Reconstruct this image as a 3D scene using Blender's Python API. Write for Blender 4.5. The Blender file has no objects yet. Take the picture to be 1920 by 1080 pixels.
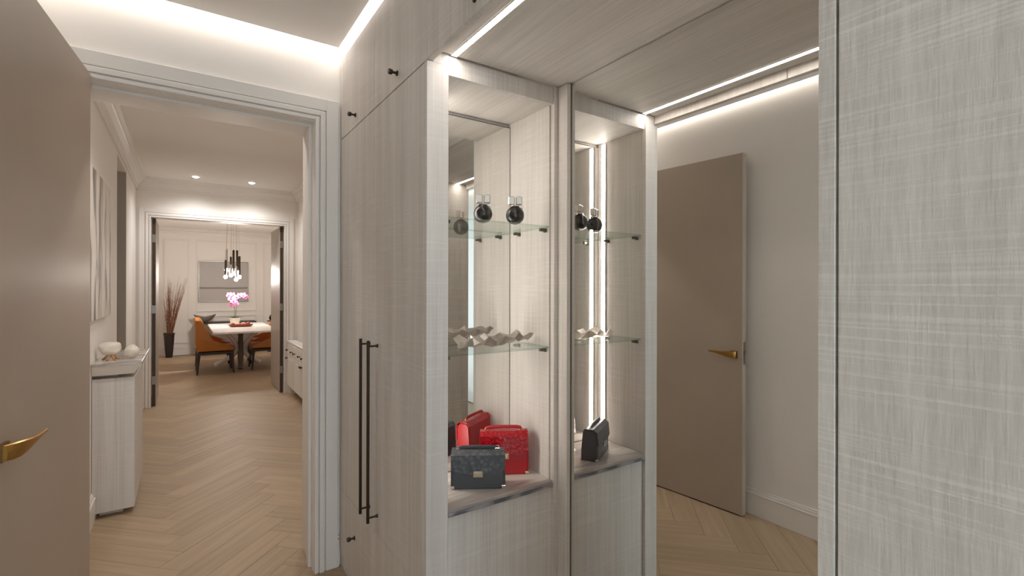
import bpy, bmesh, math, random
from mathutils import Matrix, Vector, Euler
random.seed(7)
R = math.radians
scene = bpy.context.scene
C = scene.collection

# ------------------------------------------------------------------ camera
cam_data = bpy.data.cameras.new('camera')
cam = bpy.data.objects.new('camera', cam_data)
C.objects.link(cam)
cam_data.sensor_width = 36.0
cam_data.lens = 36.0 * 904.8 / 1920.0
cam_data.shift_y = -0.8 / 1920.0
cam_data.clip_start = 0.02
cam.matrix_world = (Matrix.Translation((0, 0, 1.35)) @ Matrix.Rotation(R(-34.214), 4, 'Z')
                    @ Matrix.Rotation(R(90), 4, 'X') @ Matrix.Rotation(R(0.119), 4, 'Z'))
scene.camera = cam

# ------------------------------------------------------------------ world and exposure
world = bpy.data.worlds.new('sky')
scene.world = world
world.use_nodes = True
bg = world.node_tree.nodes['Background']
bg.inputs[0].default_value = (0.72, 0.86, 1.0, 1)
bg.inputs[1].default_value = 2.7
vs = scene.view_settings
vs.view_transform = 'Standard'
vs.look = 'None'
vs.gamma = 1.0
vs.use_curve_mapping = False
vs.exposure = 1.08
scene.cycles.max_bounces = 16
scene.cycles.diffuse_bounces = 8
scene.cycles.glossy_bounces = 8
scene.cycles.transmission_bounces = 12
scene.cycles.transparent_max_bounces = 16
LED_COL = (1.0, 0.91, 0.83)
LED_COVE = 2.3          # ceiling slot strips
LED_ALCOVE = 18.0        # strip under the bridging cupboards
LED_NICHE = 14.0         # vertical strip in the display niche
PENDANT = 120.0          # glass tips of the cluster pendant
SPOT_W = 12.0           # recessed downlights

# ------------------------------------------------------------------ mesh helpers
class MB:
    """collects simple solids as one mesh, in world coordinates"""
    def __init__(self):
        self.bm = bmesh.new()
    def _add(self, other):
        me = bpy.data.meshes.new('tmp'); other.to_mesh(me); other.free()
        self.bm.from_mesh(me); bpy.data.meshes.remove(me)
    def box(self, x0, x1, y0, y1, z0, z1, bev=0.0, seg=1, M=None):
        b = bmesh.new()
        bmesh.ops.create_cube(b, size=1.0)
        for v in b.verts:
            v.co = Vector(((x0 + x1) / 2 + v.co.x * (x1 - x0), (y0 + y1) / 2 + v.co.y * (y1 - y0), (z0 + z1) / 2 + v.co.z * (z1 - z0)))
        if bev > 0:
            bmesh.ops.bevel(b, geom=b.edges[:] , offset=bev, segments=seg, affect='EDGES', profile=0.5)
        if M is not None:
            bmesh.ops.transform(b, matrix=M, verts=b.verts)
        self._add(b); return self
    def prism(self, poly, axis, a0, a1, bev=0.0, M=None):
        """poly of 2D points; axis 'x': (y,z), 'y': (x,z), 'z': (x,y)"""
        b = bmesh.new()
        def mk(p, a):
            return (a, p[0], p[1]) if axis == 'x' else (p[0], a, p[1]) if axis == 'y' else (p[0], p[1], a)
        v0 = [b.verts.new(mk(p, a0)) for p in poly]; v1 = [b.verts.new(mk(p, a1)) for p in poly]
        n = len(poly)
        b.faces.new(v0); b.faces.new(v1[::-1])
        for i in range(n):
            b.faces.new((v0[i], v0[(i + 1) % n], v1[(i + 1) % n], v1[i]))
        bmesh.ops.recalc_face_normals(b, faces=b.faces)
        if bev > 0:
            bmesh.ops.bevel(b, geom=b.edges[:], offset=bev, segments=2, affect='EDGES', profile=0.5)
        if M is not None:
            bmesh.ops.transform(b, matrix=M, verts=b.verts)
        self._add(b); return self
    def lathe(self, prof, c=(0, 0, 0), n=24, M=None, sx=1.0, sy=1.0):
        b = bmesh.new(); rings = []
        for r, z in prof:
            if r < 1e-6:
                rings.append([b.verts.new((c[0], c[1], c[2] + z))])
            else:
                rings.append([b.verts.new((c[0] + sx * r * math.cos(2 * math.pi * k / n), c[1] + sy * r * math.sin(2 * math.pi * k / n), c[2] + z)) for k in range(n)])
        for A, B in zip(rings[:-1], rings[1:]):
            for k in range(n):
                a = A[k % len(A)]; a2 = A[(k + 1) % len(A)]; d = B[k % len(B)]; d2 = B[(k + 1) % len(B)]
                f = [a]
                if a2 is not a: f.append(a2)
                if d2 is not d: f.append(d2)
                f.append(d)
                if len(f) >= 3: b.faces.new(f)
        for ring in (rings[0], rings[-1]):
            if len(ring) > 2: b.faces.new(ring)
        bmesh.ops.recalc_face_normals(b, faces=b.faces)
        if M is not None: bmesh.ops.transform(b, matrix=M, verts=b.verts)
        self._add(b); return self
    def tube(self, pts, rad, n=8, flat=None):
        """pts path, rad number or list; flat=(sx, sy) ellipse"""
        pts = [Vector(p) for p in pts]
        if not isinstance(rad, (list, tuple)): rad = [rad] * len(pts)
        b = bmesh.new(); rings = []
        up = Vector((0, 0, 1)); prev = None
        for i, p in enumerate(pts):
            t = (pts[min(i + 1, len(pts) - 1)] - pts[max(i - 1, 0)]).normalized()
            if prev is None:
                u = t.cross(up)
                if u.length < 1e-3: u = t.cross(Vector((1, 0, 0)))
                u.normalize()
            else:
                u = (prev - t * prev.dot(t)).normalized()
            prev = u; w = t.cross(u)
            fx, fy = flat if flat else (1, 1)
            rings.append([b.verts.new(p + (u * math.cos(2 * math.pi * k / n) * fx + w * math.sin(2 * math.pi * k / n) * fy) * rad[i]) for k in range(n)])
        for A, B in zip(rings[:-1], rings[1:]):
            for k in range(n):
                b.faces.new((A[k], A[(k + 1) % n], B[(k + 1) % n], B[k]))
        b.faces.new(rings[0]); b.faces.new(rings[-1][::-1])
        bmesh.ops.recalc_face_normals(b, faces=b.faces)
        self._add(b); return self
    def loft(self, rings, close=True):
        b = bmesh.new()
        vr = [[b.verts.new(p) for p in r] for r in rings]
        n = len(rings[0])
        for A, B in zip(vr[:-1], vr[1:]):
            for k in range(n):
                b.faces.new((A[k], A[(k + 1) % n], B[(k + 1) % n], B[k]))
        if close:
            b.faces.new(vr[0]); b.faces.new(vr[-1][::-1])
        bmesh.ops.recalc_face_normals(b, faces=b.faces)
        self._add(b); return self
    def sphere(self, c, r, sub=2, s=(1, 1, 1), M=None):
        b = bmesh.new()
        bmesh.ops.create_icosphere(b, subdivisions=sub, radius=r)
        for v in b.verts:
            v.co = Vector((c[0] + v.co.x * s[0], c[1] + v.co.y * s[1], c[2] + v.co.z * s[2]))
        if M is not None: bmesh.ops.transform(b, matrix=M, verts=b.verts)
        self._add(b); return self

def wpos(o):
    p = Vector((0, 0, 0))
    while o is not None:
        p = p + o.location; o = o.parent
    return p

def obj(name, mb, mat, parent=None, smooth=False, origin=None):
    """one mesh object from world-space solids"""
    me = bpy.data.meshes.new(name)
    base = wpos(parent) if parent is not None else Vector((0, 0, 0))
    off = Vector(origin) if origin is not None else base
    bmesh.ops.translate(mb.bm, verts=mb.bm.verts, vec=-off)
    if smooth:
        for f in mb.bm.faces: f.smooth = True
    mb.bm.to_mesh(me); mb.bm.free()
    if smooth:
        try: me.set_sharp_from_angle(angle=R(38))
        except Exception: pass
    if mat is not None:
        for m in (mat if isinstance(mat, (list, tuple)) else [mat]): me.materials.append(m)
    o = bpy.data.objects.new(name, me); C.objects.link(o)
    o.parent = parent
    o.location = off - base
    return o

def tag(o, label, cat, group=None, kind=None):
    if label: o['label'] = label
    if cat: o['category'] = cat
    if group: o['group'] = group
    if kind: o['kind'] = kind
    return o

def thing(name, loc, label, cat, group=None, kind=None):
    o = bpy.data.objects.new(name, None); C.objects.link(o)
    o.empty_display_size = 0.1
    o.location = loc
    return tag(o, label, cat, group, kind)

def copy_tree(o, parent=None):
    c = o.copy(); C.objects.link(c); c.parent = parent
    for ch in list(o.children): copy_tree(ch, c)
    return c

# ------------------------------------------------------------------ materials
def new_mat(name):
    m = bpy.data.materials.new(name); m.use_nodes = True
    nt = m.node_tree
    return m, nt, nt.nodes['Principled BSDF']

def plain(name, col, rough=0.5, metal=0.0, bump=0.0, bscale=200.0, var=0.0, vscale=3.0, spec=None, coat=0.0):
    m, nt, p = new_mat(name)
    p.inputs['Base Color'].default_value = (*col, 1)
    p.inputs['Roughness'].default_value = rough
    p.inputs['Metallic'].default_value = metal
    if spec is not None: p.inputs['Specular IOR Level'].default_value = spec
    if coat: p.inputs['Coat Weight'].default_value = coat; p.inputs['Coat Roughness'].default_value = 0.1
    if bump or var:
        g = nt.nodes.new('ShaderNodeNewGeometry')
        n = nt.nodes.new('ShaderNodeTexNoise'); n.inputs['Scale'].default_value = bscale if bump else vscale
        n.inputs['Detail'].default_value = 4
        nt.links.new(g.outputs['Position'], n.inputs['Vector'])
        if bump:
            b = nt.nodes.new('ShaderNodeBump'); b.inputs['Strength'].default_value = bump; b.inputs['Distance'].default_value = 0.002
            nt.links.new(n.outputs['Fac'], b.inputs['Height']); nt.links.new(b.outputs[0], p.inputs['Normal'])
        if var:
            n2 = nt.nodes.new('ShaderNodeTexNoise'); n2.inputs['Scale'].default_value = vscale
            n2.inputs['Detail'].default_value = 5
            nt.links.new(g.outputs['Position'], n2.inputs['Vector'])
            r = nt.nodes.new('ShaderNodeValToRGB')
            r.color_ramp.elements[0].position = 0.3; r.color_ramp.elements[1].position = 0.7
            r.color_ramp.elements[0].color = (*[c * (1 - var) for c in col], 1)
            r.color_ramp.elements[1].color = (*[min(1, c * (1 + var)) for c in col], 1)
            nt.links.new(n2.outputs['Fac'], r.inputs['Fac']); nt.links.new(r.outputs[0], p.inputs['Base Color'])
    return m

def oak(name, dark, light, grain='z', saw=0.5, contrast=1.0, near=False):
    """white-washed sawn oak: long grain along one axis and fine saw marks across it"""
    m, nt, p = new_mat(name)
    L = nt.links.new
    g = nt.nodes.new('ShaderNodeNewGeometry')
    def noise(scale, detail=4.0, rough=0.55):
        mp = nt.nodes.new('ShaderNodeMapping'); mp.inputs['Scale'].default_value = scale
        L(g.outputs['Position'], mp.inputs['Vector'])
        n = nt.nodes.new('ShaderNodeTexNoise'); n.inputs['Scale'].default_value = 1.0
        n.inputs['Detail'].default_value = detail; n.inputs['Roughness'].default_value = rough
        L(mp.outputs[0], n.inputs['Vector']); return n.outputs['Fac']
    def ramp(src, a, b, lo=0.0, hi=1.0):
        r = nt.nodes.new('ShaderNodeMapRange'); r.inputs['From Min'].default_value = a; r.inputs['From Max'].default_value = b
        r.inputs['To Min'].default_value = lo; r.inputs['To Max'].default_value = hi
        L(src, r.inputs['Value']); return r.outputs[0]
    def math_(op, a, b):
        k = nt.nodes.new('ShaderNodeMath'); k.operation = op
        for i, s in enumerate((a, b)):
            if isinstance(s, (int, float)): k.inputs[i].default_value = s
            else: L(s, k.inputs[i])
        return k.outputs[0]
    if grain == 'z':
        sg, sb, ss, sm = (150, 150, 2.2), (14, 14, 0.7), (6, 6, 190), (2.5, 2.5, 9)
    elif grain == 'y':
        sg, sb, ss, sm = (110, 2.0, 110), (12, 0.8, 12), (190, 6, 190), (9, 2.5, 9)
    else:
        sg, sb, ss, sm = (2.0, 110, 110), (0.8, 12, 12), (6, 190, 190), (2.5, 9, 9)
    if near: sg, sb, ss, sm = (300, 300, 22), (24, 24, 2.0), (3.5, 3.5, 300), (3, 3, 16)
    fine = ramp(noise(sg, 5), 0.30, 0.70)
    broad = ramp(noise(sb, 3), 0.30, 0.70)
    marks = ramp(noise(ss, 2, 0.4), 0.47, 0.66)
    mask = ramp(noise(sm, 2), 0.34, 0.66, 0.15, 1.0)
    marks = math_('MULTIPLY', marks, mask)
    t = math_('ADD', math_('MULTIPLY', fine, 0.5 * contrast), math_('MULTIPLY', broad, 0.5))
    t = math_('ADD', t, math_('MULTIPLY', marks, saw))
    mix = nt.nodes.new('ShaderNodeMix'); mix.data_type = 'RGBA'
    mix.inputs['A'].default_value = (*dark, 1); mix.inputs['B'].default_value = (*light, 1)
    mix.clamp_factor = True
    L(t, mix.inputs['Factor']); L(mix.outputs['Result'], p.inputs['Base Color'])
    p.inputs['Roughness'].default_value = 0.55
    p.inputs['Specular IOR Level'].default_value = 0.3
    b = nt.nodes.new('ShaderNodeBump'); b.inputs['Strength'].default_value = 0.35; b.inputs['Distance'].default_value = 0.0012
    h = math_('ADD', math_('MULTIPLY', fine, 0.6), math_('MULTIPLY', marks, 1.2 * saw))
    L(h, b.inputs['Height']); L(b.outputs[0], p.inputs['Normal'])
    return m

def emit(name, col, strength):
    m = bpy.data.materials.new(name); m.use_nodes = True
    nt = m.node_tree; nt.nodes.clear()
    e = nt.nodes.new('ShaderNodeEmission'); e.inputs[0].default_value = (*col, 1); e.inputs[1].default_value = strength
    o = nt.nodes.new('ShaderNodeOutputMaterial'); nt.links.new(e.outputs[0], o.inputs[0])
    return m

def thin_glass(name, tint, f0=0.06):
    m = bpy.data.materials.new(name); m.use_nodes = True
    nt = m.node_tree; nt.nodes.clear()
    t = nt.nodes.new('ShaderNodeBsdfTransparent'); t.inputs[0].default_value = (*tint, 1)
    g = nt.nodes.new('ShaderNodeBsdfGlossy'); g.inputs['Roughness'].default_value = 0.02
    lw = nt.nodes.new('ShaderNodeLayerWeight'); lw.inputs['Blend'].default_value = 0.5
    pw = nt.nodes.new('ShaderNodeMath'); pw.operation = 'POWER'; pw.inputs[1].default_value = 4.0
    ml = nt.nodes.new('ShaderNodeMath'); ml.operation = 'MULTIPLY_ADD'; ml.inputs[1].default_value = 0.35; ml.inputs[2].default_value = f0 * .6
    mx = nt.nodes.new('ShaderNodeMixShader'); o = nt.nodes.new('ShaderNodeOutputMaterial')
    nt.links.new(lw.outputs['Facing'], pw.inputs[0]); nt.links.new(pw.outputs[0], ml.inputs[0])
    nt.links.new(ml.outputs[0], mx.inputs[0]); nt.links.new(t.outputs[0], mx.inputs[1]); nt.links.new(g.outputs[0], mx.inputs[2])
    nt.links.new(mx.outputs[0], o.inputs[0])
    return m

def glass(name, col, rough=0.0, ior=1.45):
    m, nt, p = new_mat(name)
    p.inputs['Base Color'].default_value = (*col, 1); p.inputs['Roughness'].default_value = rough
    p.inputs['Transmission Weight'].default_value = 1.0; p.inputs['IOR'].default_value = ior
    return m

M = {}
M['wall'] = plain('wall_paint', (0.84, 0.80, 0.755), 0.75, bump=0.05, bscale=350)
M['ceil'] = plain('ceiling_paint', (0.89, 0.86, 0.825), 0.8)
M['trim'] = plain('trim_paint', (0.80, 0.765, 0.725), 0.42)
M['white'] = plain('white_paint', (0.82, 0.78, 0.73), 0.45)
M['oak'] = oak('washed_oak', (0.54, 0.50, 0.46), (0.75, 0.715, 0.68), 'z', 0.25)
M['oak_y'] = oak('washed_oak_ceiling', (0.54, 0.50, 0.46), (0.75, 0.715, 0.68), 'y', 0.2)
M['oak_near'] = oak('sawn_oak_door', (0.54, 0.50, 0.46), (0.75, 0.715, 0.68), 'z', 0.60, near=True)
M['taupe'] = plain('taupe_lacquer', (0.43, 0.345, 0.275), 0.36, var=0.05, vscale=2.0)
M['brass'] = plain('antique_brass', (0.50, 0.29, 0.09), 0.30, 1.0)
M['brass_dark'] = plain('aged_brass', (0.26, 0.15, 0.06), 0.38, 1.0)
M['bronze'] = plain('dark_bronze', (0.045, 0.035, 0.025), 0.42, 0.7)
M['mirror'] = plain('mirror_silver', (0.83, 0.83, 0.81), 0.01, 1.0)
M['mirror_edge'] = plain('mirror_edge', (0.16, 0.15, 0.13), 0.4, 0.3)
M['led'] = emit('led_cove', LED_COL, LED_COVE)
M['led_a'] = emit('led_alcove', LED_COL, LED_ALCOVE)
M['led_n'] = emit('led_niche', LED_COL, LED_NICHE)
M['chrome'] = plain('chrome', (0.7, 0.68, 0.65), 0.12, 1.0)
M['steel'] = plain('satin_steel', (0.30, 0.28, 0.25), 0.35, 1.0)
M['pin'] = plain('dark_steel_pin', (0.14, 0.13, 0.115), .4, .8)
M['shelf'] = thin_glass('shelf_glass', (0.955, 0.98, 0.968))
M['shelf_edge'] = thin_glass('shelf_glass_edge', (0.80, 0.89, 0.845))
M['clear'] = glass('clear_crystal', (1, 1, 1), 0.0)
M['silver'] = plain('frosted_silver', (0.62, 0.58, 0.54), .22, .75)
M['ink'] = plain('dark_ink', (0.012, 0.009, 0.007), 0.08)

def marble(name, base, vein, scale=2.2):
    m, nt, p = new_mat(name)
    g = nt.nodes.new('ShaderNodeNewGeometry')
    mp = nt.nodes.new('ShaderNodeMapping'); mp.inputs['Rotation'].default_value = (0, 0, R(25)); mp.inputs['Scale'].default_value = (1.2, 4.5, 4.5)
    n = nt.nodes.new('ShaderNodeTexNoise'); n.inputs['Scale'].default_value = scale; n.inputs['Detail'].default_value = 6; n.inputs['Distortion'].default_value = 0.6
    r = nt.nodes.new('ShaderNodeValToRGB')
    e = r.color_ramp.elements
    e[0].position = 0.40; e[0].color = (*vein, 1); e[1].position = 0.56; e[1].color = (*base, 1)
    nt.links.new(g.outputs['Position'], mp.inputs[0]); nt.links.new(mp.outputs[0], n.inputs['Vector'])
    nt.links.new(n.outputs['Fac'], r.inputs[0]); nt.links.new(r.outputs[0], p.inputs['Base Color'])
    p.inputs['Roughness'].default_value = 0.22
    return m
M['marble'] = marble('veined_marble', (0.62, 0.57, 0.52), (0.36, 0.32, 0.30))
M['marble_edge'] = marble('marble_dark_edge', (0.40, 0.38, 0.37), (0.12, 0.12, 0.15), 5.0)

def planks_mat():
    m, nt, p = new_mat('oak_herringbone')
    L = nt.links.new
    tc = nt.nodes.new('ShaderNodeTexCoord'); oi = nt.nodes.new('ShaderNodeObjectInfo')
    mp = nt.nodes.new('ShaderNodeMapping'); mp.inputs['Scale'].default_value = (2.0, 38, 38)
    ad = nt.nodes.new('ShaderNodeVectorMath'); ad.operation = 'ADD'
    sc = nt.nodes.new('ShaderNodeVectorMath'); sc.operation = 'SCALE'; sc.inputs['Scale'].default_value = 37.0
    cv = nt.nodes.new('ShaderNodeCombineXYZ')
    for i in range(3): L(oi.outputs['Random'], cv.inputs[i])
    L(cv.outputs[0], sc.inputs[0]); L(tc.outputs['Object'], mp.inputs[0]); L(mp.outputs[0], ad.inputs[0]); L(sc.outputs[0], ad.inputs[1])
    n = nt.nodes.new('ShaderNodeTexNoise'); n.inputs['Scale'].default_value = 1.0; n.inputs['Detail'].default_value = 5
    L(ad.outputs[0], n.inputs['Vector'])
    r = nt.nodes.new('ShaderNodeValToRGB'); e = r.color_ramp.elements
    e[0].position = 0.30; e[0].color = (0.375, 0.268, 0.172, 1); e[1].position = 0.72; e[1].color = (0.450, 0.332, 0.220, 1)
    L(n.outputs['Fac'], r.inputs[0])
    hv = nt.nodes.new('ShaderNodeHueSaturation')
    mr = nt.nodes.new('ShaderNodeMapRange'); mr.inputs['To Min'].default_value = 0.93; mr.inputs['To Max'].default_value = 1.07
    L(oi.outputs['Random'], mr.inputs['Value']); L(mr.outputs[0], hv.inputs['Value']); L(r.outputs[0], hv.inputs['Color'])
    L(hv.outputs[0], p.inputs['Base Color'])
    p.inputs['Roughness'].default_value = 0.5; p.inputs['Specular IOR Level'].default_value = 0.3
    b = nt.nodes.new('ShaderNodeBump'); b.inputs['Strength'].default_value = 0.08; b.inputs['Distance'].default_value = 0.001
    L(n.outputs['Fac'], b.inputs['Height']); L(b.outputs[0], p.inputs['Normal'])
    return m
M['floor'] = planks_mat()
M['subfloor'] = plain('oak_subfloor', (0.34, 0.26, 0.185), 0.6, var=0.06, vscale=6)

# ------------------------------------------------------------------ key dimensions (metres)
XW = 0.628      # front plane of the wardrobes
YW = 2.414      # wall with the doorway
YA = 1.400      # open end of the tall wardrobe (display niche faces here)
XM = 1.177      # mirror plane at the back of the alcove
YT = 0.272      # near tall wardrobe starts here
ZS = 2.063      # joint between tall doors and top doors
ZT = 2.447      # top of the top doors
ZU = 2.101      # underside of the bridging cupboards
XL = -0.460     # wall opposite the wardrobes
CEIL = 2.476    # dropped ceiling
DOOR_L, DOOR_R, DOOR_H = -0.336, 0.510, 2.137
YC = 2.680      # corridor side of the doorway wall
CL, CR = -0.440, 1.220   # corridor walls
YF, YF2 = 6.720, 6.840   # wall at the far end of the corridor
FL, FR, FH = -0.305, 1.058, 2.128   # opening in it
CCEIL = 2.560
YB = 11.62      # dining room end wall
DCEIL = 2.50
YBACK = -1.90   # wall behind the camera

def S(name, mb, mat, label, cat, smooth=False):
    return tag(obj(name, mb, mat, smooth=smooth), label, cat, kind='structure')

# ------------------------------------------------------------------ floor with herringbone planks
fl = S('floor', MB().box(-1.2, 3.0, YBACK - .2, YB + .2, -0.06, -0.0105), M['subfloor'],
       'pale oak herringbone floor running from the dressing room into the dining room', 'floor')
PL, PW, NN = 0.70, 0.14, 5
plank_me = None
def plank_mesh():
    b = MB().box(-PL / 2 + .0006, PL / 2 - .0006, -PW / 2 + .0006, PW / 2 - .0006, -0.010, 0.0, 0.0007)
    me = bpy.data.meshes.new('plank'); b.bm.to_mesh(me); b.bm.free(); me.materials.append(M['floor']); return me
plank_me = plank_mesh()
ca, sa = math.cos(R(45)), math.sin(R(45))
def floor_zone(x, y):
    if -0.6 < y <= YW + .2: return XL - .25 < x < XW + .70 and not (x > XW + .3 and y > YA)
    if YW + .2 < y <= YF2: return CL - .22 < x < CR + .22
    if YF2 < y < YB + .05: return -0.70 - .02 * (y - 7) < x < 1.25 + 0.115 * (y - 6.8)
    return False
count = 0
for k in range(-140, 141):
    for mm in range(-14, 15):
        for kind in (0, 1):
            if kind == 0:
                a = k * PW + mm * 2 * PL + PL / 2; bb = k * PW + PW / 2; rot = 45
            else:
                a = k * PW + PW / 2; bb = (k - 2 * NN + 1) * PW + mm * 2 * PL + PL / 2; rot = 135
            x = a * ca - bb * sa; y = a * sa + bb * ca
            if not floor_zone(x, y): continue
            if count >= 420: continue
            o = bpy.data.objects.new('plank', plank_me); C.objects.link(o)
            o.parent = fl; o.location = (x, y, random.uniform(-.0004, 0)); o.rotation_euler = (0, 0, R(rot))
            count += 1
print('planks', count)

# ------------------------------------------------------------------ dressing room shell
S('wall_left', MB().box(XL - .14, XL, YBACK, YC, 0, 2.60), M['wall'], 'plain warm white wall behind the open taupe door', 'wall')
w = MB()
w.box(XL - .14, DOOR_L, YW, YC, 0, 2.62).box(DOOR_R, 1.36, YW, YC, 0, 2.62).box(DOOR_L, DOOR_R, YW, YC, DOOR_H, 2.62)
S('wall_doorway', w, M['wall'], 'plain wall with the doorway to the corridor beside the wardrobes', 'wall')
w = MB()
WX0, WX1, WZ0, WZ1 = -0.38, 0.56, 0.10, 2.25
w.box(XL - .14, WX0, YBACK - .14, YBACK, 0, 2.60).box(WX1, 1.36, YBACK - .14, YBACK, 0, 2.60)
w.box(WX0, WX1, YBACK - .14, YBACK, 0, WZ0).box(WX0, WX1, YBACK - .14, YBACK, WZ1, 2.60)
S('wall_back', w, M['wall'], 'plain wall with a tall window at the near end of the dressing room', 'wall')
S('wall_right', MB().box(1.215, 1.36, YBACK, YW, 0, 2.60), M['wall'], 'wall behind the wardrobes and the tall mirror', 'wall')
win = thing('window_back_offscreen', (0.125, YBACK - .07, WZ0), 'tall white framed window at the near end of the dressing room', 'window', kind='structure')
f = MB()
f.box(WX0, WX0 + .05, YBACK - .10, YBACK - .04, WZ0, WZ1).box(WX1 - .05, WX1, YBACK - .10, YBACK - .04, WZ0, WZ1)
f.box(WX0 + .05, WX1 - .05, YBACK - .10, YBACK - .04, WZ0, WZ0 + .05).box(WX0 + .05, WX1 - .05, YBACK - .10, YBACK - .04, WZ1 - .05, WZ1)
obj('window_frame', f, M['white'], win)
obj('pane', MB().box(WX0 + .05, WX1 - .05, YBACK - .073, YBACK - .067, WZ0 + .05, WZ1 - .05), M['shelf'], win)

# dropped ceiling with a light slot all round
GX0, GX1, GY0, GY1 = XL + .045, 0.600, YBACK + .06, 2.337
ce = S('ceiling', MB().box(GX0, GX1, GY0, GY1, CEIL, CEIL + .03), M['ceil'], 'flat dropped ceiling of the dressing room with glowing edges', 'ceiling')
S('ceiling_slab', MB().box(XL - .14, 1.36, YBACK - .14, YC, 2.60, 2.70), M['ceil'], 'upper slab above the dropped ceiling of the dressing room', 'ceiling')
def led_strip(label, x0, x1, y0, y1, z, mat, cat='light strip', name='led_strip'):
    t = thing(name, ((x0 + x1) / 2, (y0 + y1) / 2, z), label, cat)
    obj('diffuser', MB().box(x0, x1, y0, y1, z, z + .004), mat, t)
    obj('channel', MB().box(x0, x1, y0, y1, z + .0045, z + .016), M['chrome'], t)
    return t
ZL = CEIL + .012
led_strip('glowing ceiling slot strip above the doorway wall', GX0, GX1 + .0, GY1 + .001, YW - .001, ZL, M['led'])
led_strip('glowing ceiling slot strip running above the tall wardrobe doors', GX1 + .001, XW + .045, GY0, YW - .001, ZL, M['led'])
led_strip('glowing ceiling slot strip above the wall behind the open door', XL + .001, GX0 - .001, GY0, YW - .001, ZL, M['led'], name='led_strip_left_offscreen')

# skirting
def skirting(name, pts, nrm, label):
    """straight run from a to b on the floor, nrm = into the room"""
    mb = MB()
    (xa, ya), (xb, yb) = pts
    t1, t2, t3 = .018, .012, .006
    for d, z0, z1 in ((t1, 0, .125), (t1 + .003, .126, .134), (t2, .135, .148), (t3, .1485, .157)):
        mb.box(min(xa, xb, xa + nrm[0] * d, xb + nrm[0] * d), max(xa, xb, xa + nrm[0] * d, xb + nrm[0] * d),
               min(ya, yb, ya + nrm[1] * d, yb + nrm[1] * d), max(ya, yb, ya + nrm[1] * d, yb + nrm[1] * d), z0, z1, .0015)
    return S(name, mb, M['trim'], label, 'skirting board')
skirting('baseboard_left', ((XL, YBACK + .02), (XL, YW - .02)), (1, 0), 'stepped white skirting board along the wall behind the open door')
skirting('baseboard_doorway', ((0.612, YW), (XW - .004, YW)), (0, -1), 'short piece of skirting between the door surround and the wardrobe')

# door surround to the corridor
def architrave(name, x0, x1, h, y, sgn, label, w1=.055, w2=.050, both=True, left=True):
    """stepped frame round an opening; y = wall face, sgn = direction it stands out"""
    mb = MB()
    def bx(xa, xb, za, zb, d):
        ya, yb = sorted((y, y + sgn * d)); mb.box(xa, xb, ya, yb, za, zb, .002)
    bands = ((0, .016, .024), (.0165, .021, .018), (.0215, w1 - .012, .026), (w1 - .0115, w1 - .006, .017), (w1 - .0055, w1 + w2, .0215))
    for a, b, d in bands:
        bx(x1 + a, x1 + b, 0, h + b, d)
        if left: bx(x0 - b, x0 - a, 0, h + b, d)
        bx(x0 - a, x1 + a, h + a, h + b, d)
    return S(name, mb, M['trim'], label, 'door surround')
architrave('trim_1', DOOR_L, DOOR_R, DOOR_H, YW, -1, 'stepped white surround of the doorway beside the tall wardrobe')
jm = MB()
jm.box(DOOR_R - .001, DOOR_R + .004, YW + .001, YC - .001, 0, DOOR_H).box(DOOR_L - .004, DOOR_L + .001, YW + .001, YC - .001, 0, DOOR_H)
jm.box(DOOR_L, DOOR_R, YW + .001, YC - .001, DOOR_H - .002, DOOR_H + .003)
jm.box(DOOR_R - .014, DOOR_R - .001, YW + .055, YW + .10, 0, DOOR_H - .012, .001).box(DOOR_L + .001, DOOR_L + .014, YW + .055, YW + .10, 0, DOOR_H - .012, .001)
jm.box(DOOR_L + .001, DOOR_R - .001, YW + .055, YW + .10, DOOR_H - .014, DOOR_H - .002, .001)
S('trim_2', jm, M['trim'], 'white lining and door stop inside the near doorway', 'door lining')

# ------------------------------------------------------------------ the open taupe door
def lever_handle(parent, base, along, out, matname='brass', up=1.0):
    """square rose and a broad twisted blade tapering to its tip"""
    along = Vector(along).normalized(); out = Vector(out).normalized(); z = Vector((0, 0, 1)); b = Vector(base)
    def ring(s, o, h, t, dz, tw):
        c = b + along * s + out * o + z * dz
        u = z * math.cos(tw) + out * math.sin(tw); v = out * math.cos(tw) - z * math.sin(tw)
        pts = []
        for k in range(12):
            a = 2 * math.pi * k / 12
            cx = math.copysign(abs(math.cos(a)) ** .6, math.cos(a)); sx = math.copysign(abs(math.sin(a)) ** .6, math.sin(a))
            pts.append(c + u * (h / 2 * cx) + v * (t / 2 * sx))
        return pts
    h = obj('handle', MB().loft([ring(s, o, hh, t, dz, tw) for s, o, hh, t, dz, tw in (
        (-.017, .0095, .039, .014, 0, 0), (-.006, .020, .040, .016, 0, .05), (.012, .031, .039, .014, .001, .15), (.034, .038, .034, .012, .003, .28),
        (.058, .042, .026, .010, .006, .40), (.084, .044, .019, .009, .009, .45), (.110, .045, .014, .008, .0115, .45), (.136, .045, .011, .007, .0125, .4))]), M[matname], parent, smooth=True)
    def slab(s0, s1, z0, z1, o0, o1):
        return [b + along * s + out * o + z * zz for o in (o0,) for s, zz in ((s0, z0), (s1, z0), (s1, z1), (s0, z1))], [b + along * s + out * o1 + z * zz for s, zz in ((s0, z0), (s1, z0), (s1, z1), (s0, z1))]
    obj('rose', MB().loft(slab(-.021, .021, -.021, .021, 0.0003, .009)), M['brass_dark'], h)
    obj('neck', MB().loft(slab(-.012, .006, -.011, .011, .009, .022)), M[matname], h)
    return h
da = R(5.186)
d1 = thing('door_1', (-0.291, 2.3895, 0), 'open taupe lacquered door with an antique brass lever handle', 'door', kind='structure')
dvec = Vector((-math.sin(da), -math.cos(da), 0)); nvec = Vector((math.cos(da), -math.sin(da), 0))
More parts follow.
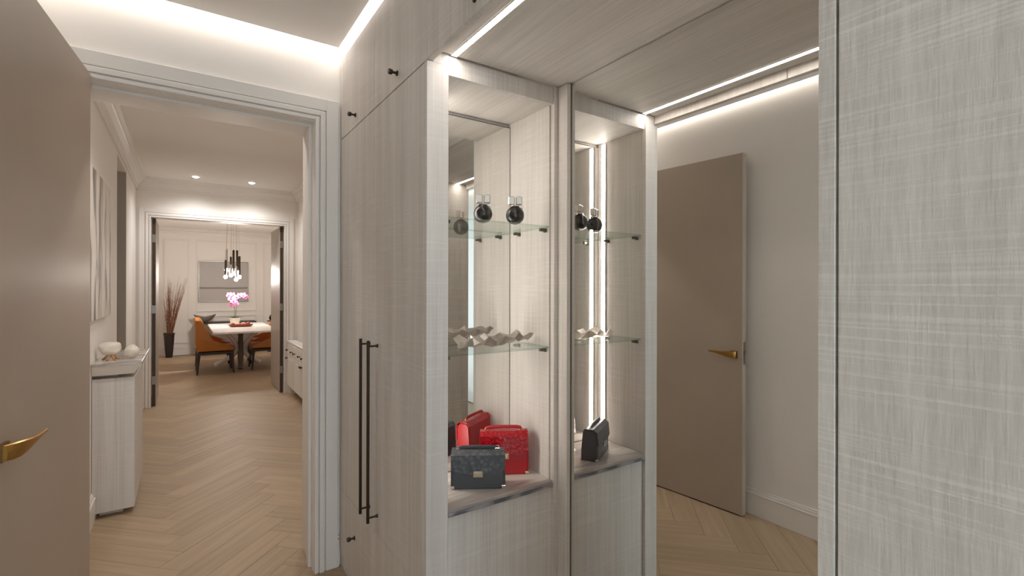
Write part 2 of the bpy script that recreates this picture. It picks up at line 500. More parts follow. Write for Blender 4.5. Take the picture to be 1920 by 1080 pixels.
hp = Vector((-0.291, 2.3895, 0)); DLEN = 0.8085
def leaf(mb, s0, s1, n0, n1, z0, z1, bev=.0015):
    Mx = Matrix(((dvec.x, nvec.x, 0, hp.x), (dvec.y, nvec.y, 0, hp.y), (0, 0, 1, 0), (0, 0, 0, 1)))
    return mb.box(s0, s1, n0, n1, z0, z1, bev, 1, Mx)
obj('door_leaf', leaf(MB(), 0, DLEN, -.045, 0, .008, 2.148), M['taupe'], d1)
lt = leaf(MB(), DLEN + .0002, DLEN + .0022, -.034, -.011, .90, 1.03, 0)
lt = leaf(lt, DLEN + .002, DLEN + .010, -.029, -.016, .957, .980, .001)
obj('latch_plate', lt, M['steel'], d1)
lever_handle(d1, hp + dvec * (DLEN - .050) + Vector((0, 0, .955)), -dvec, nvec)
hg = MB()
for z in (.22, 1.05, 1.9):
    hg = leaf(hg, -.006, .010, -.047, -.0455, z, z + .10, 0)
obj('hinge', hg, M['steel'], d1)

# ------------------------------------------------------------------ tall wardrobe with two doors, drawers and top doors
DT = .022   # door thickness
YMID = (YW + YA) / 2
def knob(parent, x, y, z):
    Mx = Matrix.Translation((x, y, z)) @ Matrix.Rotation(R(-90), 4, 'Y')
    k = MB().lathe([(0.0001, 0), (.0095, 0), (.0095, .003), (.0045, .006), (.0045, .017), (.009, .020), (.0098, .030), (.0085, .0335), (0.0001, .0335)], n=20, M=Mx)
    return obj('knob', k, M['bronze'], parent, smooth=True)
def bar_handle(parent, y, z0, z1, off=.038):
    mb = MB()
    x = XW - off
    mb.lathe([(0.0001, 0), (.0052, 0), (.006, .001), (.006, z1 - z0 - .001), (.0052, z1 - z0), (0.0001, z1 - z0)], (x, y, z0), 16)
    h = obj('bar_handle', mb, M['bronze'], parent, smooth=True)
    for z in (z0 + .020, z1 - .022):
        Mx = Matrix.Translation((XW, y, z)) @ Matrix.Rotation(R(-90), 4, 'Y')
        obj('mount', MB().lathe([(0.0001, 0), (.0075, 0), (.0055, .006), (.0038, .010), (.0038, off - .004), (0.0001, off - .004)], n=14, M=Mx), M['bronze'], h, smooth=True)
    return h
wt = thing('wardrobe', (XW + .3, YMID + .15, 0), 'tall washed oak wardrobe with two long black bar handles beside the doorway', 'wardrobe')
cb = MB().box(XW + DT + .002, 1.20, 1.745, YW - .004, .075, 2.44)
obj('carcass', cb, M['oak'], wt)
obj('plinth', MB().box(XW + .004, 1.19, YA + .30 + .05, YW - .006, 0.001, .074).box(XW + .004, XW + .020, YA + .026, YA + .349, 0.001, .074), M['oak'], wt)
g = .0015
for i, (ya, yb) in enumerate(((YMID + g, YW - .004), (YA + .0015, YMID - g))):
    d = obj('door', MB().box(XW, XW + DT, ya if i == 0 else YA + .0235, yb, .382, ZS - .002, .0012), M['oak'], wt)
    bar_handle(d, YMID + (.046 if i == 0 else -.050), .436, 1.143)
    dr = obj('drawer_front', MB().box(XW, XW + DT, ya if i == 0 else YA + .0235, yb, .078, .378, .0012), M['oak'], wt)
    knob(dr, XW, (ya + yb) / 2, .239)
    td = obj('top_door', MB().box(XW, XW + DT, ya, yb, ZS + .002, ZT, .0012), M['oak'], wt)
    knob(td, XW, (ya + yb) / 2, 2.113)

# ------------------------------------------------------------------ display niche at the end of the wardrobe, facing the alcove
NX0, NX1, NYB, NZ0, NZ1 = 0.704, 1.139, 1.690, 0.608, 2.037
nc = thing('display_cabinet', (0.92, 1.55, 0), 'washed oak display cabinet with a lit mirrored niche and glass shelves', 'display cabinet')
XS = XW + DT + .001
obj('stile', MB().box(XW + .0005, NX0, YA, YA + .022, .001, ZS, .001).box(XW + DT + .001, NX0, YA, YA + .022, ZS, ZU - .002), M['oak'], nc)
obj('stile', MB().box(NX1 + .003, XM - .002, YA, YA + .022, .001, ZU - .002, .001), M['oak'], nc)
obj('header', MB().box(NX0 + .0005, NX1 + .0025, YA + .008, YA + .026, NZ1, ZU - .002, .001), M['oak'], nc)
obj('side_panel', MB().box(XS, NX0 - .0008, YA + .0225, 1.742, .001, ZU - .002), M['oak'], nc)
obj('side_panel', MB().box(NX1, NX1 + .034, YA + .0265, 1.742, .001, ZU - .002), M['oak'], nc)
obj('niche_ceiling', MB().box(NX0, NX1 - .001, YA + .0265, 1.738, NZ1 + .0005, NZ1 + .03), M['oak_y'], nc)
obj('base_panel', MB().box(NX0 + .0005, NX1 + .0025, YA + .016, YA + .034, .001, NZ0 - .001), M['oak'], nc)
bm_ = obj('back_mirror', MB().box(NX0 + .001, NX1 - .0025, NYB, NYB + .006, NZ0 + .026, 2.021), M['mirror'], nc)
eg = MB().box(NX0 + .001, NX1 - .0005, NYB - .001, NYB + .007, 2.0212, 2.0245).box(NX1 - .0024, NX1 - .0004, NYB - .001, NYB + .007, NZ0 + .026, 2.021)
obj('mirror_edge', eg, M['mirror_edge'], bm_)
obj('back_panel', MB().box(NX0, NX1 - .001, NYB + .010, 1.738, .05, NZ1), M['oak'], nc)
ls = obj('led_profile', MB().box(NX0 + .0002, NX0 + .005, 1.637, 1.663, NZ0 + .030, 2.030, .001), M['chrome'], nc)
obj('led_diffuser', MB().box(NX0 + .0052, NX0 + .0075, 1.6405, 1.6595, NZ0 + .032, 2.028), M['led_n'], ls)
ZG1, ZG2 = 1.121, 1.575
for z in (ZG1, ZG2):
    for x in (NX0, NX1):
        for y in (1.448, 1.620):
            sx = 1 if x == NX0 else -1
            xa, xb = sorted((x + sx * .0002, x + sx * .028))
            obj('shelf_pin', MB().box(xa, xb, y - .0065, y + .0065, z - .0115, z - .0005, .001).box(*sorted((x + sx * .0002, x + sx * .006)), y - .008, y + .008, z - .015, z - .0005, .001), M['pin'], nc)
# marble counter (worktop of the niche)
mc = thing('marble_counter', (0.92, 1.52, NZ0), 'pale veined marble slab carrying the handbags in the niche', 'counter')
obj('slab', MB().box(NX0 + .001, NX1 - .001, YA + .002, NYB - .001, NZ0, NZ0 + .024, .0015), M['marble'], mc)
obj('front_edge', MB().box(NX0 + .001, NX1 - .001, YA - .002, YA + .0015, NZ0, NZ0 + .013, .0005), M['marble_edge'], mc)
ZC = NZ0 + .024
# glass shelves
for z, lab in ((ZG1, 'lower clear glass shelf carrying the crumpled silver tray'), (ZG2, 'upper clear glass shelf carrying two perfume bottles')):
    mb = MB().box(NX0 + .002, NX1 - .002, 1.424, NYB - .004, z, z + .008, .0006)
    o = obj('glass_shelf', mb, [M['shelf'], M['shelf_edge']], None, origin=(.92, 1.55, z))
    for p in o.data.polygons:
        if abs(p.normal.z) < .5: p.material_index = 1
    tag(o, lab, 'shelf')

# ------------------------------------------------------------------ bridging cupboards over the alcove
br = thing('bridge_cabinet', (0.9, .84, ZU), 'row of washed oak cupboards bridging the mirrored alcove', 'cabinet')
obj('underside_panel', MB().box(XW + DT + .001, XM + .03, YT + .002, YA - .002, ZU, ZU + .02), M['oak_y'], br)
obj('carcass', MB().box(XW + DT + .002, 1.205, YT + .002, YA - .002, ZU + .0205, 2.44), M['oak'], br)
for ya, yb in ((YT + .564 + g, YA - .0015), (YT + .0015, YT + .564 - g)):
    td = obj('top_door', MB().box(XW, XW + DT, ya, yb, ZS + .003, ZT, .0012), M['oak'], br)
    knob(td, XW, (ya + yb) / 2 - .02, 2.104)
la = thing('led_strip', (.72, .84, ZU), 'thin glowing strip set into the oak underside above the mirror', 'light strip')
obj('diffuser', MB().box(.712, .729, YT + .004, YA - .004, ZU - .0035, ZU - .0008), M['led_a'], la)
obj('channel', MB().box(.709, .7115, YT + .004, YA - .004, ZU - .004, ZU - .0005).box(.7295, .732, YT + .004, YA - .004, ZU - .004, ZU - .0005), M['chrome'], la)

# ------------------------------------------------------------------ tall mirror at the back of the alcove
wm = thing('wall_mirror', (XM + .01, .84, .10), 'tall frameless mirror covering the back of the alcove', 'mirror')
obj('mirror_glass', MB().box(XM, XM + .006, YT + .004, 1.3985, .10, ZU - .003), M['mirror'], wm)
obj('backing', MB().box(XM + .0065, 1.2145, YT + .004, 1.3985, .10, ZU - .003), M['mirror_edge'], wm)
obj('edge_strip', MB().box(XM - .019, XM - .0005, 1.346, 1.3985, .10, ZU - .003, .001), M['oak'], wm)
obj('mirror_edge', MB().box(XM - .003, XM - .0005, 1.3435, 1.3458, .10, ZU - .003), M['mirror_edge'], wm)
S('baseboard_alcove', MB().box(XM - .012, 1.2145, YT + .004, YA - .002, 0.001, .098, .001), M['oak'], 'low oak plinth under the tall mirror', 'skirting board')

# ------------------------------------------------------------------ near tall wardrobe
nw = thing('wardrobe', (.92, -.6, 0), 'tall wardrobe in coarse sawn pale oak facing the open door', 'wardrobe')
obj('end_panel', MB().box(XW, 1.2145, YT - .0185, YT, .001, 2.44, .0008), M['oak_near'], nw)
obj('carcass', MB().box(XW + DT + .002, 1.2145, YBACK + .01, YT - .0195, .08, 2.44), M['oak'], nw)
obj('plinth', MB().box(XW + .004, 1.19, YBACK + .01, YT - .0195, .001, .075), M['oak'], nw)
ys = [YT - .0205, YT - .0205 - .56, YT - .0205 - 1.12, YT - .0205 - 1.68, YBACK + .012]
for a, b in zip(ys[1:], ys[:-1]):
    if b - a < .1: continue
    d = obj('door', MB().box(XW, XW + DT, a + .0015, b - .0008, .082, ZS - .002, .0012), M['oak_near'], nw)
    obj('top_door', MB().box(XW, XW + DT, a + .0015, b - .0008, ZS + .002, ZT, .0012), M['oak_near'], nw)

# ------------------------------------------------------------------ objects in the display niche
def croc(name, col, rough, scale):
    m, nt, p = new_mat(name)
    L = nt.links.new
    tc = nt.nodes.new('ShaderNodeTexCoord'); v = nt.nodes.new('ShaderNodeTexVoronoi'); v.inputs['Scale'].default_value = scale
    L(tc.outputs['Object'], v.inputs['Vector'])
    r = nt.nodes.new('ShaderNodeValToRGB'); e = r.color_ramp.elements
    e[0].position = 0.0; e[0].color = (*[min(1, c * 1.25) for c in col], 1); e[1].position = 0.6; e[1].color = (*[c * .55 for c in col], 1)
    L(v.outputs['Distance'], r.inputs[0]); L(r.outputs[0], p.inputs['Base Color'])
    b = nt.nodes.new('ShaderNodeBump'); b.inputs['Strength'].default_value = .5; b.inputs['Distance'].default_value = .002; b.invert = True
    L(v.outputs['Distance'], b.inputs['Height']); L(b.outputs[0], p.inputs['Normal'])
    p.inputs['Roughness'].default_value = rough
    return m
M['red'] = croc('red_croc_leather', (0.62, 0.010, 0.022), .22, 95)
M['red_plain'] = plain('red_leather', (0.50, 0.008, 0.018), .28)
M['grey'] = croc('slate_croc_leather', (0.120, 0.128, 0.145), .34, 60)
M['grey_plain'] = plain('slate_leather', (0.070, 0.073, 0.082), .38)
M['gold'] = plain('pale_gold', (0.75, 0.58, 0.38), .22, 1.0)

def handbag(name, loc, rot, w, h, d, skin, edge, metal, label, flap=.58, hh=.022):
    t = thing(name, (0, 0, 0), label, 'handbag')
    tp = .80
    body = MB()
    # side profile: wide base, narrower rounded top
    prof = [(-d / 2, 0), (d / 2, 0), (d / 2 * .98, h * .35), (d / 2 * tp, h * .92), (d / 2 * tp * .6, h), (-d / 2 * tp * .6, h), (-d / 2 * tp, h * .92), (-d / 2 * .98, h * .35)]
    body.prism(prof, 'x', -w / 2 + .004, w / 2 - .004, .003)
    bo = obj('body', body, edge, t)
    # gusset panels at both ends
    for s in (-1, 1):
        gp = [(p[0] * .92, .003 + p[1] * .95) for p in prof]
        gm = MB().prism(gp, 'x', *sorted((s * (w / 2 - .0035), s * (w / 2 + .001))))
        obj('gusset', gm, edge, t)
    # flap over the front with a pointed lower edge
    yf = -d / 2
    zl = h * (1 - flap)
    fo = [(-w / 2, h * .93), (w / 2, h * .93), (w / 2, zl + h * .10), (w * .20, zl), (-w * .20, zl), (-w / 2, zl + h * .10)]
    fl_ = []
    b = bmesh.new()
    def fy(z):
        k = max(0, (z / h - .35) / .57)
        return yf * (.98 + (tp - .98) * k)
    front = [b.verts.new((x, fy(z) - .0065, z)) for x, z in fo]; back = [b.verts.new((x, fy(z) - .0004, z)) for x, z in fo]
    b.faces.new(front); b.faces.new(back[::-1])
    for i in range(len(fo)):
        b.faces.new((front[i], back[i], back[(i + 1) % 6], front[(i + 1) % 6]))
    bmesh.ops.recalc_face_normals(b, faces=b.faces)
    fm = MB(); fm._add(b)
    fm.prism([(fy(h * .93) - .0065, h * .93), (yf * tp * .6, h + .004), (-yf * tp * .6, h + .004), (-fy(h * .93) + .003, h * .93), (-yf * tp * .6, h), (yf * tp * .6, h)], 'x', -w / 2, w / 2)
    ff = obj('flap', fm, skin, t)
    cl = MB().box(-.017, .017, fy(zl) - .012, fy(zl) - .0067, zl - .010, zl + .012, .002).box(-.010, .010, fy(zl) - .0145, fy(zl) - .012, zl - .005, zl + .006, .001)
    obj('clasp', cl, metal, t)
    # top handle with two metal loops
    hz = h + .004
    path = [(-w * .36, 0, hz + .003), (-w * .345, 0, hz + hh * .7), (-w * .27, 0, hz + hh * .93), (0, 0, hz + hh), (w * .27, 0, hz + hh * .93), (w * .345, 0, hz + hh * .7), (w * .36, 0, hz + .003)]
    hd = obj('top_handle', MB().tube(path, .0036, 8, (1.0, 1.9)), edge, t, smooth=True)
    for s in (-1, 1):
        lp = MB().box(s * w * .36 - .008, s * w * .36 + .008, -.006, .006, hz, hz + .003, .001)
        lp.tube([(s * w * .36 - .007, 0, hz + .002), (s * w * .36 - .004, 0, hz + .011), (s * w * .36 + .004, 0, hz + .011), (s * w * .36 + .007, 0, hz + .002)], .0016, 6)
        obj('handle_ring', lp, metal, hd)
    for sx in (-1, 1):
        obj('corner_stud', MB().box(*sorted((sx * (w / 2 - .012), sx * (w / 2 + .0015))), -d / 2 - .0012, -d / 2 + .010, .001, .012, .001), metal, t)
    t.location = loc; t.rotation_euler = (0, 0, R(rot))
    return t
rb = R(-31)
fc = Vector((.873, 1.497, 0)); nb = Vector((-.515, -.857, 0))
c0 = fc - nb * .025
handbag('handbag', (c0.x, c0.y, ZC + .0005), -31, .192, .128, .072, M['grey'], M['grey_plain'], M['chrome'], 'slate grey croc handbag with a silver clasp on the marble counter', hh=.0065)
handbag('handbag', (1.034, 1.575, ZC + .0005), -30, .186, .158, .066, M['red'], M['red_plain'], M['gold'], 'bright red croc handbag standing behind the slate grey one', flap=.55, hh=.013)

def bottle(loc, rot, label):
    t = thing('perfume_bottle', (0, 0, 0), label, 'perfume bottle', 'perfume bottles on the upper glass shelf')
    r = .0345
    prof = [(0.0001, .0)] + [(r * math.sin(a), r - r * math.cos(a)) for a in [R(25 + 8 * k) for k in range(0, 17)]] + [(.014, .0665), (.014, .072), (0.0001, .072)]
    obj('flask', MB().lathe(prof, n=32), M['clear'], t, smooth=True)
    obj('perfume', MB().sphere((0, 0, r + .001), r * .83, 3), M['ink'], t, smooth=True)
    cp = MB().box(-.026, -.002, -.011, .011, .0725, .104, .003).box(.002, .026, -.011, .011, .0725, .104, .003)
    obj('stopper', cp, M['silver'], t)
    obj('collar', MB().lathe([(.0141, .066), (.0165, .067), (.0165, .0715), (.0141, .0722)], n=20).box(.022, .030, -.004, .004, .060, .0715, .001), M['chrome'], t)
    t.location = loc; t.rotation_euler = (0, 0, R(rot))
bottle((1.018, 1.478, ZG2 + .0085), -30, 'round perfume bottle of dark scent next to the bare oak side of the niche')
bottle((.900, 1.512, ZG2 + .0085), -28, 'round perfume bottle of dark scent in the middle of the upper glass shelf')

# crumpled metal tray
def crumpled():
    rnd = random.Random(3)
    b = bmesh.new()
    NXg, NYg = 15, 6
    g_ = {}
    for i in range(NXg):
        for j in range(NYg):
            u = i / (NXg - 1) * 2 - 1; v = j / (NYg - 1) * 2 - 1
            wd = .066 * (1 - .38 * abs(u) ** 2.2)
            x = .155 * u + rnd.uniform(-.006, .006); y = wd * v + rnd.uniform(-.005, .005)
            z = .004 + .026 * abs(v) ** 2 + .014 * max(0, u) ** 1.5 + rnd.uniform(-.004, .009) + (.012 if (i % 3 == 1 and abs(v) > .5) else 0)
            z = max(z, .002)
            g_[i, j] = b.verts.new((x, y, z))
    for i in range(NXg - 1):
        for j in range(NYg - 1):
            q = (g_[i, j], g_[i + 1, j], g_[i + 1, j + 1], g_[i, j + 1])
            if (i + j) % 2:
                b.faces.new((q[0], q[1], q[2])); b.faces.new((q[0], q[2], q[3]))
            else:
                b.faces.new((q[0], q[1], q[3])); b.faces.new((q[1], q[2], q[3]))
    ret = bmesh.ops.solidify(b, geom=b.faces[:], thickness=-.0018)
    mz = min(v.co.z for v in b.verts)
    for v in b.verts: v.co.z -= mz
    bmesh.ops.recalc_face_normals(b, faces=b.faces)
    m = MB(); m._add(b); return m
M['foil'] = plain('crumpled_silver', (0.62, 0.585, 0.55), .30, .8)
tr = obj('crumpled_tray', crumpled(), M['foil'])
tr.location = (.968, 1.535, ZG1 + .0085); tr.rotation_euler = (0, 0, R(4))
tag(tr, 'long crumpled silver tray lying on the lower glass shelf', 'tray')

# ------------------------------------------------------------------ corridor shell
w = MB()
YD0, YD1, ZD = 4.93, 5.68, 2.405
w.box(CL - .16, CL, YC + .002, YD0, 0, CCEIL + .04).box(CL - .16, CL, YD1, YF, 0, CCEIL + .04).box(CL - .16, CL, YD0, YD1, ZD, CCEIL + .04)
S('wall_corridor_left', w, M['wall'], 'corridor wall with the hanging picture and a recessed door', 'wall')
S('wall_corridor_right', MB().box(CR, CR + .14, YC + .002, YF, 0, CCEIL + .04), M['wall'], 'corridor wall behind the low white cabinet', 'wall')
w = MB()
w.box(CL - .16, FL, YF, YF2, 0, 2.72).box(FR, CR + .14, YF, YF2, 0, 2.72).box(FL, FR, YF, YF2, FH, 2.72)
S('wall_corridor_end', w, M['wall'], 'wall at the corridor end with the opening to the dining room', 'wall')
S('ceiling_corridor', MB().box(CL - .16, CR + .14, YC + .002, YF, CCEIL, CCEIL + .06), M['ceil'], 'flat corridor ceiling with two small glowing downlights', 'ceiling')
# cornice
cor = MB()
prof = [(0, 0), (.014, 0), (.016, .018), (.028, .022), (.034, .050), (.056, .078), (.064, .082), (.066, .098), (.088, .106), (.090, .128), (0, .128)]
z0 = CCEIL - .128
cor.prism([(CL + p[0], z0 + p[1]) for p in prof], 'y', YC + .003, YF - .001)
cor.prism([(CR - p[0], z0 + p[1]) for p in prof], 'y', YC + .003, YF - .001)
cor.prism([(YF - p[0], z0 + p[1]) for p in prof], 'x', CL + .001, CR - .001)
S('trim_3', cor, M['trim'], 'moulded white cornice running round the corridor ceiling', 'cornice')
architrave('trim_4', FL, FR, FH, YF, -1, 'stepped white surround of the opening to the dining room', w1=.06, w2=.045)
jm = MB().box(FL - .004, FL + .001, YF + .001, YF2 - .001, 0, FH).box(FR - .001, FR + .004, YF + .001, YF2 - .001, 0, FH).box(FL, FR, YF + .001, YF2 - .001, FH - .002, FH + .004)
S('trim_5', jm, M['trim'], 'white lining inside the opening to the dining room', 'door lining')
skirting('baseboard_corridor_left', ((CL, YC + .004), (CL, YD0 - .09)), (1, 0), 'white skirting board under the corridor picture')
skirting('baseboard_corridor_right', ((CR, YC + .004), (CR, YF - .03)), (-1, 0), 'white skirting board behind the low white cabinet')

# recessed corridor door
M['grey_door'] = plain('stone_grey_door', (0.42, 0.38, 0.33), .5)
d2 = thing('door_2', (CL - .10, (YD0 + YD1) / 2, 0), 'stone grey door recessed in the corridor wall past the picture', 'door', kind='structure')
obj('door_leaf', MB().box(CL - .135, CL - .092, YD0 + .003, YD1 - .003, .008, ZD - .004, .0015), M['grey_door'], d2)
obj('jamb', MB().box(CL - .091, CL - .002, YD1 - .003, YD1 - .0005, 0.001, ZD - .001).box(CL - .091, CL - .002, YD0 + .0005, YD0 + .003, 0.001, ZD - .001), M['grey_door'], d2)
lever_handle(d2, (CL - .0915, 5.575, 1.02), (0, -1, 0), (1, 0, 0))

# double doors standing open into the dining room
M['greige'] = plain('greige_lacquer', (0.40, 0.345, 0.29), .45)
M['walnut'] = plain('walnut_edge', (0.055, 0.032, 0.018), .5)
for name, xa, xb, lab, hx in (('door_3', FL + .006, FL + .044, 'greige leaf of the double doors standing open beside the branches', 1), ('door_4', FR - .044, FR - .006, 'greige leaf of the double doors standing open beside the dining chairs', -1)):
    d = thing(name, ((xa + xb) / 2, YF2, 0), lab, 'door', kind='structure')
    obj('door_leaf', MB().box(xa, xb, YF + .052, YF + .80, .008, FH - .008, .0015), M['greige'], d)
    obj('edge_strip', MB().box(xa + .003, xb - .003, YF + .048, YF + .0517, .010, FH - .010), M['walnut'], d)
    hm = MB()
    for z in (.25, 1.05, 1.85): hm.box(xa + .001, xb - .001, YF + .040, YF + .0477, z, z + .09, .001)
    obj('hinge', hm, M['steel'], d)

# downlights
def downlight(x, y, z, label, group, watts, col=(1.0, .95, .89), suffix=''):
    t = thing('downlight' + suffix, (x, y, z - .003), label, 'downlight', group)
    obj('ring', MB().lathe([(.0335, 0), (.046, 0), (.046, .002), (.0335, .0028)], (x, y, z - .003), 24), M['white'], t)
    obj('lamp', MB().lathe([(0.0001, -.011), (.016, -.0095), (.0275, -.004), (.033, .0022), (0.0001, .0022)], (x, y, z - .0028), 24), M['lamp'], t, smooth=True)
    ld = bpy.data.lights.new('lamp_light', 'SPOT'); ld.energy = watts; ld.color = col; ld.spot_size = R(150); ld.spot_blend = 1.0; ld.shadow_soft_size = .03
    lo = bpy.data.objects.new('lamp_light' + suffix, ld); C.objects.link(lo); lo.parent = t; lo.location = (0, 0, -.045)
M['lamp'] = emit('lamp_glow', (1, .93, .82), 14)
for x in (.105, .650):
    downlight(x, 6.33, CCEIL, 'small round downlight glowing in the corridor ceiling near the dining room', 'downlights by the dining room opening', SPOT_W, (1, .985, .965))
for x, side in ((.105, 'console'), (.650, 'cabinet')):
    downlight(x, 3.05, CCEIL, 'small round downlight in the corridor ceiling just past the near doorway, %s side' % side, 'downlights past the near doorway', SPOT_W, (1, .985, .965), '_%s_side_offscreen' % side)

# console with a marble top
cs = thing('console', (-.34, 3.98, 0), 'washed oak console with a pale overhanging top against the corridor wall', 'console')
CX, CY0, CY1 = -.242, 3.655, 4.33
obj('body', MB().box(CL + .002, CX, CY0, CY1, .035, .812, .002), M['oak'], cs)
obj('recess', MB().box(CL + .002, CX - .085, CY0 + .085, CY1 - .085, .8125, .832), M['oak'], cs)
obj('foot', MB().box(CL + .03, CX - .06, CY0 + .06, CY1 - .06, .0005, .0345), M['oak'], cs)
ap = MB()
ap.loft([[(CL + .002, CY0 + .004, .8325), (CX - .002, CY0 + .004, .8325), (CX - .002, CY1 - .004, .8325), (CL + .002, CY1 - .004, .8325)],
         [(CL + .002, CY0 - .030, .888), (CX + .032, CY0 - .030, .888), (CX + .032, CY1 + .030, .888), (CL + .002, CY1 + .030, .888)]])
obj('bevelled_apron', ap, M['white'], cs)
obj('top', MB().box(CL + .002, CX + .036, CY0 - .034, CY1 + .034, .8885, .904, .001), M['marble'], cs)

# coral-like shells on the console
M['shell'] = plain('pale_shell', (0.80, 0.73, 0.64), .45, bump=.3, bscale=90)
M['coral'] = plain('tan_coral', (0.42, 0.24, 0.12), .6, bump=.4, bscale=160)
def lumpy(c, r, s, seed):
    rnd = random.Random(seed); b = bmesh.new(); bmesh.ops.create_icosphere(b, subdivisions=3, radius=r)
    ph = [(Vector((rnd.uniform(-1, 1), rnd.uniform(-1, 1), rnd.uniform(-1, 1))).normalized(), rnd.uniform(2, 5), rnd.uniform(0, 6)) for _ in range(5)]
    for v in b.verts:
        n = v.co.normalized(); k = 1 + sum(.035 * math.sin(f * n.dot(a) * 2 + p) for a, f, p in ph)
        v.co = Vector((c[0] + v.co.x * k * s[0], c[1] + v.co.y * k * s[1], c[2] + v.co.z * k * s[2]))
    m = MB(); m._add(b); return m
zt = .9045
t = thing('shell_ornament', (-.355, 3.80, zt), 'large pale sea shell resting on a tan coral base on the console', 'ornament')
obj('shell', lumpy((-.370, 3.80, zt + .070), .046, (1.2, 1.0, .95), 1), M['shell'], t, smooth=True)
cm = MB()
for a in range(6):
    an = a * 1.05
    cm.tube([(-.365, 3.79, zt + .035), (-.365 + .024 * math.cos(an), 3.79 + .024 * math.sin(an), zt + .018), (-.365 + .042 * math.cos(an), 3.79 + .042 * math.sin(an), zt + .004)], [.011, .008, .005], 7)
obj('coral_base', cm, M['coral'], t, smooth=True)
o = obj('shell_ornament', lumpy((-.268, 3.815, zt + .0438), .043, (.9, .95, .95), 5), M['shell'], None, smooth=True, origin=(-.268, 3.815, zt))
tag(o, 'smaller rounded pale shell beside the coral base on the console', 'ornament')

# corridor picture
def abstract(name):
    m, nt, p = new_mat(name); L = nt.links.new
    g_ = nt.nodes.new('ShaderNodeNewGeometry'); mp = nt.nodes.new('ShaderNodeMapping'); mp.inputs['Scale'].default_value = (1, 7, 1.6)
    n = nt.nodes.new('ShaderNodeTexNoise'); n.inputs['Scale'].default_value = 1.3; n.inputs['Detail'].default_value = 6; n.inputs['Distortion'].default_value = .8
    L(g_.outputs['Position'], mp.inputs[0]); L(mp.outputs[0], n.inputs['Vector'])
    r = nt.nodes.new('ShaderNodeValToRGB'); e = r.color_ramp.elements
    e[0].position = .40; e[0].color = (.20, .17, .15, 1); e[1].position = .54; e[1].color = (.72, .66, .60, 1)
    q = r.color_ramp.elements.new(.48); q.color = (.52, .46, .41, 1)
    L(n.outputs['Fac'], r.inputs[0]); L(r.outputs[0], p.inputs['Base Color']); p.inputs['Roughness'].default_value = .6
    return m
pc = thing('canvas_picture', (CL, 3.74, 1.16), 'tall abstract canvas of grey vertical streaks above the console', 'picture')
obj('canvas', MB().box(CL + .003, CL + .028, 3.24, 4.246, 1.16, 2.008, .002), abstract('grey_streak_painting'), pc)
obj('back_frame', MB().box(CL + .0005, CL + .0028, 3.27, 4.216, 1.19, 1.98), M['oak'], pc)

# low white cabinet on the right of the corridor
lc = thing('low_cabinet', (1.16, 6.0, 0), 'low white cabinet with small dark knobs beside the dining room opening', 'cabinet')
LX, LY0, LY1 = 1.10, 5.30, 6.685
obj('body', MB().box(LX, CR - .022, LY0, LY1, .10, .650, .002), M['white'], lc)
obj('top', MB().box(LX - .012, CR - .022, LY0 - .012, LY1 + .004, .6505, .672, .003), M['white'], lc)
for y in (LY0 + .03, LY1 - .07):
    obj('foot', MB().box(LX + .002, CR - .03, y, y + .04, .0005, .0995, .002), M['white'], lc)
def small_knob(parent, x, y, z):
    Mx = Matrix.Translation((x, y, z)) @ Matrix.Rotation(R(-90), 4, 'Y')
    obj('knob', MB().lathe([(0.0001, 0), (.009, 0), (.005, .006), (.005, .016), (.013, .020), (.013, .028), (0.0001, .031)], n=14, M=Mx), M['bronze'], parent, smooth=True)
step = (LY1 - LY0) / 3
for i in range(3):
    a, b = LY0 + i * step + .006, LY0 + (i + 1) * step - .006
    dr = obj('drawer_front', MB().box(LX - .010, LX - .0005, a, b, .50, .64, .002), M['white'], lc)
    small_knob(dr, LX - .010, a + .12, .558); small_knob(dr, LX - .010, b - .05, .558)
    dd = obj('door', MB().box(LX - .010, LX - .0005, a, b, .108, .492, .002), M['white'], lc)
    obj('door_panel', MB().box(LX - .0135, LX - .0105, a + .05, b - .05, .15, .45, .001), M['white'], dd)
    small_knob(dd, LX - .0105, b - .025 if i != 1 else a + .025, .455)

# ------------------------------------------------------------------ dining room shell
DL, DR = -1.00, 2.90
S('wall_dining_left', MB().box(DL - .12, DL, YF2 + .002, YB, 0, 2.72), M['wall'], 'plain side wall of the dining room beyond the branches', 'wall')
S('wall_dining_right', MB().box(DR, DR + .12, YF2 + .002, YB, 0, 2.72), M['wall'], 'plain side wall of the dining room beyond the chairs', 'wall')
S('wall_dining_front', MB().box(DL - .12, CL - .165, YF, YF2, 0, 2.72).box(CR + .145, DR + .12, YF, YF2, 0, 2.72), M['wall'], 'dining room wall on either side of the double doors', 'wall')
wd = S('wall_dining_end', MB().box(DL - .12, DR + .12, YB, YB + .12, 0, 2.72), M['wall'], 'panelled dining room wall behind the sideboard', 'wall')
S('ceiling_dining', MB().box(DL - .12, DR + .12, YF2 + .002, YB, DCEIL, DCEIL + .08), M['ceil'], 'flat dining room ceiling above the cluster pendant', 'ceiling')
cn = MB().prism([(YB - p[0] * .9, DCEIL - .10 + p[1] * .78) for p in prof], 'x', DL, DR)
S('trim_6', cn, M['trim'], 'moulded cornice above the panelled dining room wall', 'cornice')
skirting('baseboard_dining_end', ((DL, YB), (DR, YB)), (0, -1), 'white skirting board of the panelled dining room wall')
